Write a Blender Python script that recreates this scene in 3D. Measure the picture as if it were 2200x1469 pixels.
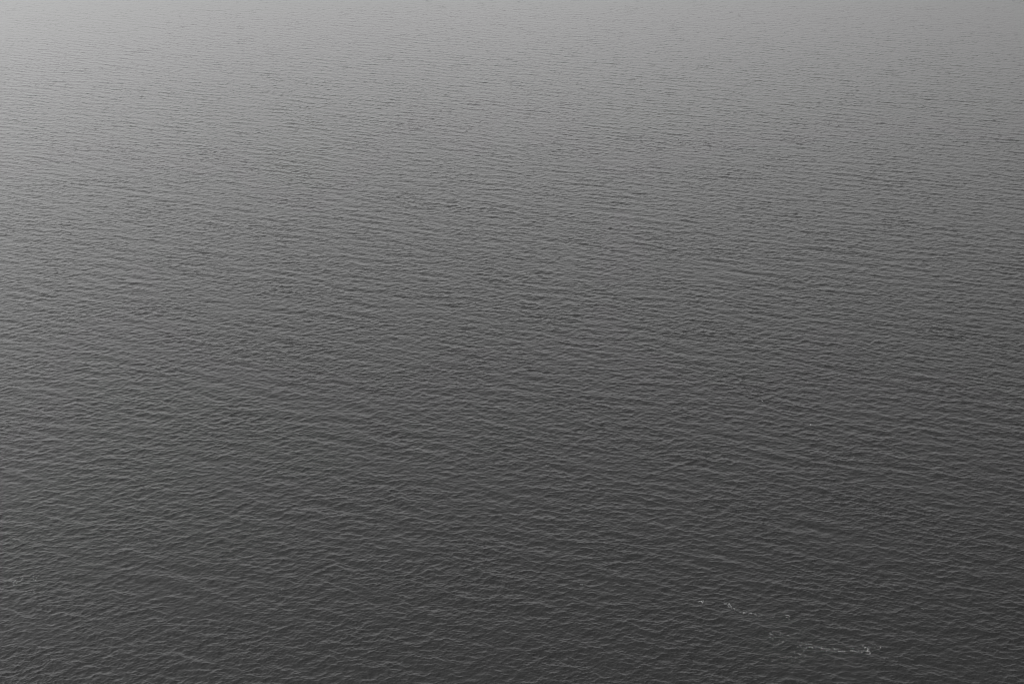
import bpy, math, random
import numpy as np

for o in list(bpy.data.objects):
    bpy.data.objects.remove(o, do_unlink=True)
S = bpy.context.scene
C = S.collection

# ------------------------------------------------------------------ camera
CAM_H = 260.0
LENS = 47.0
TOP_DEP = 7.6
VHALF = math.degrees(math.atan(12.0 * (1469 / 2200 * 1.5) / LENS))
PITCH = TOP_DEP + VHALF
cam_d = bpy.data.cameras.new('camera')
cam = bpy.data.objects.new('camera', cam_d)
C.objects.link(cam)
cam_d.sensor_width = 36.0
cam_d.lens = LENS
cam_d.clip_start = 0.5
cam_d.clip_end = 60000.0
cam.location = (0, 0, CAM_H)
cam.rotation_euler = (math.radians(90 - PITCH), 0, 0)
S.camera = cam

# ------------------------------------------------------------------ sky, sun, exposure
SUN_EL = math.radians(38)
SUN_AZ = math.radians(-135)          # measured from +Y, negative = to the left
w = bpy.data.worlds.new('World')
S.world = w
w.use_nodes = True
nt = w.node_tree
nt.nodes.clear()
sky = nt.nodes.new('ShaderNodeTexSky')
sky.sky_type = 'NISHITA'
sky.sun_disc = False
sky.sun_elevation = SUN_EL
sky.sun_rotation = SUN_AZ
sky.air_density = 1.0
sky.dust_density = 4.0
bw = nt.nodes.new('ShaderNodeRGBToBW')   # the picture is black and white
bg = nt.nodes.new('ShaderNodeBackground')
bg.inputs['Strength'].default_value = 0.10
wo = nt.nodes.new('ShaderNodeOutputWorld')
nt.links.new(sky.outputs[0], bw.inputs[0])
# unseen sky gradient added to grade the sea: darker rightwards, soft broad patches
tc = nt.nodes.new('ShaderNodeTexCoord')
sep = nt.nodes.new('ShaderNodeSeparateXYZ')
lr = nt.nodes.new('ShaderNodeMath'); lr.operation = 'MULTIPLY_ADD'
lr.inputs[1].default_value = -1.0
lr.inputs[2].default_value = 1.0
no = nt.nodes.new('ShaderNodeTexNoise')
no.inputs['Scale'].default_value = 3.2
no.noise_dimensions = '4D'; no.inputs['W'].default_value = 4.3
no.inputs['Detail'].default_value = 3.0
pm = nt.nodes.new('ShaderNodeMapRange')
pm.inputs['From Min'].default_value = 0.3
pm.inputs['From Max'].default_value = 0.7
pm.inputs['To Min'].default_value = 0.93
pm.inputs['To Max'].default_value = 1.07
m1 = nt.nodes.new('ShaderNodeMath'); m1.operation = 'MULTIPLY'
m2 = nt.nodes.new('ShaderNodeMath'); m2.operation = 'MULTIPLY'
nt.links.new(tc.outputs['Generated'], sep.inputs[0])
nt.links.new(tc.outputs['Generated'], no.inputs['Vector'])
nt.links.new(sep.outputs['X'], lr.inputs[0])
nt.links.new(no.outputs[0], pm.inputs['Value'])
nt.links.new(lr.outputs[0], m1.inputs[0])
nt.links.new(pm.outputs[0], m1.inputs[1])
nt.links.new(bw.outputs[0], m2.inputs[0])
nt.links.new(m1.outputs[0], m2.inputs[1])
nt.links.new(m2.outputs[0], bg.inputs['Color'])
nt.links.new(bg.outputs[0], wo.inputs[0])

sun_d = bpy.data.lights.new('sun', 'SUN')
sun_d.energy = 0.5
sun_d.angle = math.radians(30)
sun_d.color = (1, 1, 1)
sun = bpy.data.objects.new('sun', sun_d)
C.objects.link(sun)
sx, sy = math.sin(SUN_AZ) * math.cos(SUN_EL), math.cos(SUN_AZ) * math.cos(SUN_EL)
from mathutils import Vector
sun.rotation_euler = Vector((-sx, -sy, -math.sin(SUN_EL))).to_track_quat('-Z', 'Y').to_euler()
sun.location = (-200, 100, 300)

S.view_settings.view_transform = 'Standard'
S.view_settings.look = 'None'
S.view_settings.exposure = 2.23
S.view_settings.gamma = 1.0
S.cycles.filter_width = 1.0
S.render.resolution_x, S.render.resolution_y = 1024, 683

# ------------------------------------------------------------------ materials
ROUGH = 0.265
def water_material():
    m = bpy.data.materials.new('sea_water')
    m.use_nodes = True
    n = m.node_tree.nodes
    l = m.node_tree.links
    b = n['Principled BSDF']
    b.inputs['Base Color'].default_value = (0.005, 0.005, 0.005, 1)
    b.inputs['Roughness'].default_value = ROUGH
    b.inputs['IOR'].default_value = 1.333
    return m

def foam_material():
    m = bpy.data.materials.new('sea_foam')
    m.use_nodes = True
    b = m.node_tree.nodes['Principled BSDF']
    b.inputs['Base Color'].default_value = (0.26, 0.26, 0.26, 1)
    b.inputs['Roughness'].default_value = 0.7
    return m

# ------------------------------------------------------------------ the waves
rng = np.random.default_rng(7)
TWOPI = 2 * math.pi

def wave_tile(L, N, lam_min, lam_max, lam_peak, power, wind, spread, base, slope, seed):
    """Random sea of crossing wave trains on a periodic tile: heights and the
    sideways pull that sharpens the crests. Scaled to an rms slope."""
    r = np.random.default_rng(seed)
    k1 = np.fft.fftfreq(N, d=L / N) * TWOPI
    kx = k1[None, :].astype(np.float32)
    ky = k1[:N // 2 + 1][:, None].astype(np.float32)
    ky = np.abs(ky)
    kk = np.sqrt(kx * kx + ky * ky)
    kk[0, 0] = 1
    kp = TWOPI / lam_peak
    amp = kk ** (-power / 2) * np.exp(-0.6 * (kp / kk) ** 2)
    amp *= (kk > TWOPI / lam_max) / (1 + (kk * lam_min / TWOPI) ** 6)
    lobes = 0
    for n_, a in enumerate(wind):     # wave trains crossing each other, the first the strongest
        c = (kx * math.sin(a) + ky * math.cos(a)) / kk
        lobes = lobes + (1.0 if n_ == 0 else 0.7) * np.abs(c) ** spread
    amp *= base + (1 - base) * lobes
    ph = r.random(amp.shape, dtype=np.float32) * TWOPI
    ra = np.sqrt(-np.log(r.random(amp.shape, dtype=np.float32) + 1e-9))
    h = (amp * ra) * np.exp(1j * ph)
    h = h.astype(np.complex64)
    h[0, 0] = 0
    def inv(a):                       # real field, axis 0 = y
        return np.fft.irfft2(a.T, s=(N, N)).T.astype(np.float32)
    H = inv(h)
    sxf = inv(1j * kx * h)
    syf = inv(1j * ky * h)
    s = math.sqrt(float((sxf ** 2).mean() + (syf ** 2).mean()))
    f = slope / s
    DX = inv(1j * kx / kk * h) * f
    DY = inv(1j * ky / kk * h) * f
    return L, N, H * f, DX, DY

def sample(field, L, N, x, y):
    u = (x / L * N) % N
    v = (y / L * N) % N
    i = np.floor(u).astype(np.int64); j = np.floor(v).astype(np.int64)
    fu = (u - i).astype(np.float32); fv = (v - j).astype(np.float32)
    i %= N; j %= N
    i1 = (i + 1) % N; j1 = (j + 1) % N
    return ((field[j, i] * (1 - fu) + field[j, i1] * fu) * (1 - fv)
            + (field[j1, i] * (1 - fu) + field[j1, i1] * fu) * fv)

R = math.radians
TILES = [
    # L, N, lam_min, lam_max, lam_peak, power, wind, spread, base, slope, seed
    (wave_tile(1531, 1024, 7.0, 60, 13.0, 4.0, [R(24)], 7.0, 0.10, 0.032, 5), 0.6, R(0)),
    (wave_tile(1277, 2048, 2.5, 24, 8.0, 4.0, [R(24), R(-42)], 7.0, 0.08, 0.056, 17), 0.9, R(0)),
    (wave_tile(1130, 4096, 1.0, 14, 4.8, 3.7, [R(30), R(-30)], 3.0, 0.32, 0.130, 11), 1.45, R(0)),
    (wave_tile(197, 2048, 0.20, 1.6, 1.5, 3.8, [R(0)], 1.5, 0.5, 0.20, 23), 1.1, R(17)),
]
# wind patches: the short chop is a little higher in some places than in others
GUST = wave_tile(2300, 512, 25, 400, 90, 3.0, [R(20)], 1.0, 0.5, 0.1, 31)[2]
GUST = np.clip(1 + 0.22 * GUST / GUST.std(), 0.45, 1.6)

def displace(x, y):
    """Water surface point above the rest position (x, y)."""
    px, py, pz = x.copy(), y.copy(), np.zeros_like(x)
    g = sample(GUST, 2300, 512, x, y)
    for (L, N, Hh, DX, DY), chop, rot in TILES:
        amp = 1.0 if L > 1500 else (0.5 + 0.5 * g if L > 1000 else g)
        c, s = math.cos(rot), math.sin(rot)
        u, v = c * x + s * y, -s * x + c * y
        pz += amp * sample(Hh, L, N, u, v)
        du = amp * chop * sample(DX, L, N, u, v)
        dv = amp * chop * sample(DY, L, N, u, v)
        px += c * du - s * dv
        py += s * du + c * dv
    return px, py, pz

def build_water():
    # one sheet of rings round the foot of the cliff viewpoint, out to the horizon
    hor = CAM_H
    fpx = LENS / 36.0 * 1024
    radii = [0.0, 40, 75, 95]
    r = 130.0
    while r < 4800:
        radii.append(r)
        dep = math.atan(hor / r)
        per_px = (hor / math.sin(dep) ** 2) / fpx      # metres of water per picture line
        r += max(0.10, 0.36 * per_px)
    while r < 50000:
        radii.append(r); r *= 1.03
    radii = np.array(radii)
    az = []
    a = -34.0
    fine = math.degrees(1 / fpx) * 0.7
    fa = np.arange(-29, 29, fine)
    ca = np.arange(29, 331, 3.0)
    az = np.radians(np.concatenate([fa, ca]))
    nr, na = len(radii), len(az)
    print('water grid', nr, na, nr * na)
    RR, AA = np.meshgrid(radii, az, indexing='ij')
    x = (RR * np.sin(AA)).ravel()
    y = (RR * np.cos(AA)).ravel()
    px, py, pz = displace(x, y)
    co = np.stack([px, py, pz], 1).astype(np.float32)
    idx = np.arange(nr * na).reshape(nr, na)
    nxt = np.roll(idx, -1, axis=1)
    q = np.stack([idx[:-1], nxt[:-1], nxt[1:], idx[1:]], -1).reshape(-1, 4)
    me = bpy.data.meshes.new('water')
    me.vertices.add(len(co)); me.vertices.foreach_set('co', co.ravel())
    me.loops.add(q.size); me.loops.foreach_set('vertex_index', q.ravel().astype(np.int32))
    me.polygons.add(len(q))
    me.polygons.foreach_set('loop_start', np.arange(0, q.size, 4, dtype=np.int32))
    me.polygons.foreach_set('use_smooth', np.ones(len(q), dtype=bool))
    me.update()
    o = bpy.data.objects.new('water', me)
    o['kind'] = 'structure'
    me.materials.append(water_material())
    C.objects.link(o)
    return o
build_water()

# ------------------------------------------------------------------ foam
def sea_point(px, py):
    """Rest position on the sea seen at a point of the 2200 x 1469 photograph."""
    f = LENS / 36.0 * 2200
    u, v = (px - 1100) / f, (734.5 - py) / f
    p = R(PITCH)
    dy = math.cos(p) + v * math.sin(p)
    dz = -math.sin(p) + v * math.cos(p)
    t = CAM_H / -dz
    return u * t, dy * t

FOAM = foam_material()

def foam(name, label, pts, n, spread, size, seed, group=None):
    """Broken foam: n small domed flecks scattered along a line on the water."""
    r = np.random.default_rng(seed)
    P = [sea_point(*p) for p in pts]
    if len(P) == 1:
        P = P * 2
    xs, ys, ss = [], [], []
    seg = [math.hypot(P[i + 1][0] - P[i][0], P[i + 1][1] - P[i][1]) + 1e-6 for i in range(len(P) - 1)]
    clumps = r.random(max(2, n // 6))            # flecks gather in clumps
    for i in range(n):
        t = (r.choice(clumps) + r.normal(0, 0.035)) if len(pts) > 1 else 0
        if r.random() < 0.3:
            t = r.random()
        d = min(max(t, 0), 0.9999) * sum(seg)
        k = 0
        while d > seg[k] and k < len(seg) - 1:
            d -= seg[k]; k += 1
        q = d / seg[k]
        xs.append(P[k][0] + (P[k + 1][0] - P[k][0]) * q + r.normal(0, 1.8 * spread))
        ys.append(P[k][1] + (P[k + 1][1] - P[k][1]) * q + r.normal(0, 1.8 * spread * 1.3))
        ss.append(0.6 * size * math.exp(r.normal(0, 0.4)))
    x, y, z = displace(np.array(xs), np.array(ys))
    ox, oy = float(x.mean()), float(y.mean())
    vs, fs = [], []
    M = 9
    for i in range(n):
        s_ = ss[i]
        asp = 1 + 0.9 * r.random(); ang = r.normal(0, 0.5)
        rim = [0.5 * s_ * (0.65 + 0.6 * r.random()) for _ in range(M)]
        b0 = len(vs)
        for ring, (rr, h) in enumerate(((1.0, -0.05), (0.8, 0.16), (0.4, 0.27))):
            for j in range(M):
                a = TWOPI * j / M
                u, v = rim[j] * rr * math.cos(a) * asp, rim[j] * rr * math.sin(a)
                vs.append((x[i] - ox + u * math.cos(ang) - v * math.sin(ang),
                           y[i] - oy + u * math.sin(ang) + v * math.cos(ang),
                           z[i] + h * s_ * (0.8 + 0.4 * r.random())))
        vs.append((x[i] - ox, y[i] - oy, z[i] + 0.3 * s_))
        for j in range(M):
            j1 = (j + 1) % M
            fs.append((b0 + j, b0 + j1, b0 + M + j1, b0 + M + j))
            fs.append((b0 + M + j, b0 + M + j1, b0 + 2 * M + j1, b0 + 2 * M + j))
            fs.append((b0 + 2 * M + j, b0 + 2 * M + j1, b0 + 3 * M))
        fs.append(tuple(b0 + j for j in reversed(range(M))))
    me = bpy.data.meshes.new(name)
    me.from_pydata([tuple(map(float, v)) for v in vs], [], fs)
    me.update()
    me.materials.append(FOAM)
    o = bpy.data.objects.new(name, me)
    o.location = (ox, oy, 0)
    o['label'] = label
    o['category'] = 'foam'
    if group:
        o['group'] = group
    C.objects.link(o)
    return o

G1 = 'broken streaks of foam on the dark sea'
foam('foam_streak', 'longest bright streak of white foam, running level near the lower right corner',
     [(1722, 1379), (1742, 1387), (1765, 1392), (1780, 1394), (1795, 1394), (1815, 1396), (1835, 1398), (1868, 1399)], 170, 0.36, 0.18, 1, G1)
foam('foam_streak', 'slanting bright foam streak above and left of the longest level streak',
     [(1556, 1296), (1580, 1307), (1590, 1311), (1605, 1317), (1620, 1319), (1635, 1322), (1668, 1326)], 130, 0.32, 0.18, 2, G1)
foam('foam_streak', 'curved dotted foam arc at the right end of the longest level streak',
     [(1858, 1393), (1876, 1388), (1888, 1390), (1898, 1398)], 34, 0.40, 0.17, 3, G1)
foam('foam_streak', 'faint foam line just below the left end of the longest level streak',
     [(1655, 1418), (1680, 1416), (1695, 1415), (1712, 1412), (1724, 1407)], 40, 0.40, 0.14, 4, G1)
foam('foam_streak', 'very faint dotted foam row nearest the bottom edge, below the longest level streak',
     [(1785, 1425), (1810, 1429), (1842, 1432)], 26, 0.9, 0.12, 5, G1)
foam('foam_streak', 'upper of two speckled foam streaks near the left edge',
     [(36, 1239), (48, 1244), (60, 1243), (76, 1241)], 30, 0.5, 0.17, 6, G1)
foam('foam_streak', 'lower speckled foam streak touching the left edge',
     [(8, 1259), (20, 1252), (28, 1249), (36, 1252)], 30, 0.5, 0.17, 7, G1)
foam('foam_streak', 'thin grey foam streak on a crest between left edge and middle of the lower sea',
     [(545, 1284), (560, 1281), (578, 1275), (600, 1275)], 34, 0.5, 0.13, 8, G1)
foam('foam_streak', 'sparse dotted foam trail in the dark water left of the bottom middle',
     [(318, 1332), (340, 1329), (376, 1334)], 16, 0.7, 0.12, 9, G1)
G2 = 'small patches of foam on the dark sea'
foam('foam_patch', 'speckled oval foam patch between the slanting streak and the longest level streak',
     [(1650, 1361), (1666, 1362), (1682, 1361)], 50, 0.8, 0.17, 10, G2)
foam('foam_patch', 'loose cluster of foam dots under the left end of the longest level streak',
     [(1716, 1393), (1728, 1396), (1736, 1391)], 30, 0.8, 0.17, 11, G2)
foam('foam_patch', 'small faint foam patch directly below the speckled oval patch',
     [(1661, 1381), (1672, 1386)], 12, 0.6, 0.16, 12, G2)
foam('foam_patch', 'two short bright foam dabs left of the slanting streak',
     [(1498, 1292), (1504, 1296), (1508, 1291)], 14, 0.2, 0.26, 13, G2)
foam('foam_patch', 'dull foam patch on a crest below the two left edge streaks',
     [(56, 1270), (66, 1269), (76, 1272)], 24, 0.5, 0.15, 14, G2)
foam('foam_patch', 'small foam knot right of the end of the slanting streak',
     [(1679, 1333), (1690, 1328), (1696, 1323)], 16, 0.3, 0.18, 15, G2)
G3 = 'single flecks of foam on the sea'
for i, (p, n, sz, lab) in enumerate([
        ((1249, 1256), 5, 0.27, 'lone white foam fleck right of the middle of the lower sea'),
        ((300, 1158), 4, 0.22, 'lone foam fleck in the lower left, above the speckled streaks'),
        ((1981, 1307), 4, 0.22, 'lone foam fleck in dark water above right of the longest streak'),
        ((1638, 861), 4, 0.28, 'tiny far foam fleck in the right middle, highest of all the flecks'),
        ((1741, 911), 3, 0.24, 'faint far foam fleck just below right of the highest fleck'),
        ((1173, 998), 3, 0.17, 'faint foam fleck just below the very middle of the sea')]):
    foam('foam_fleck', lab, [p], n, 0.14, sz, 40 + i, G3)
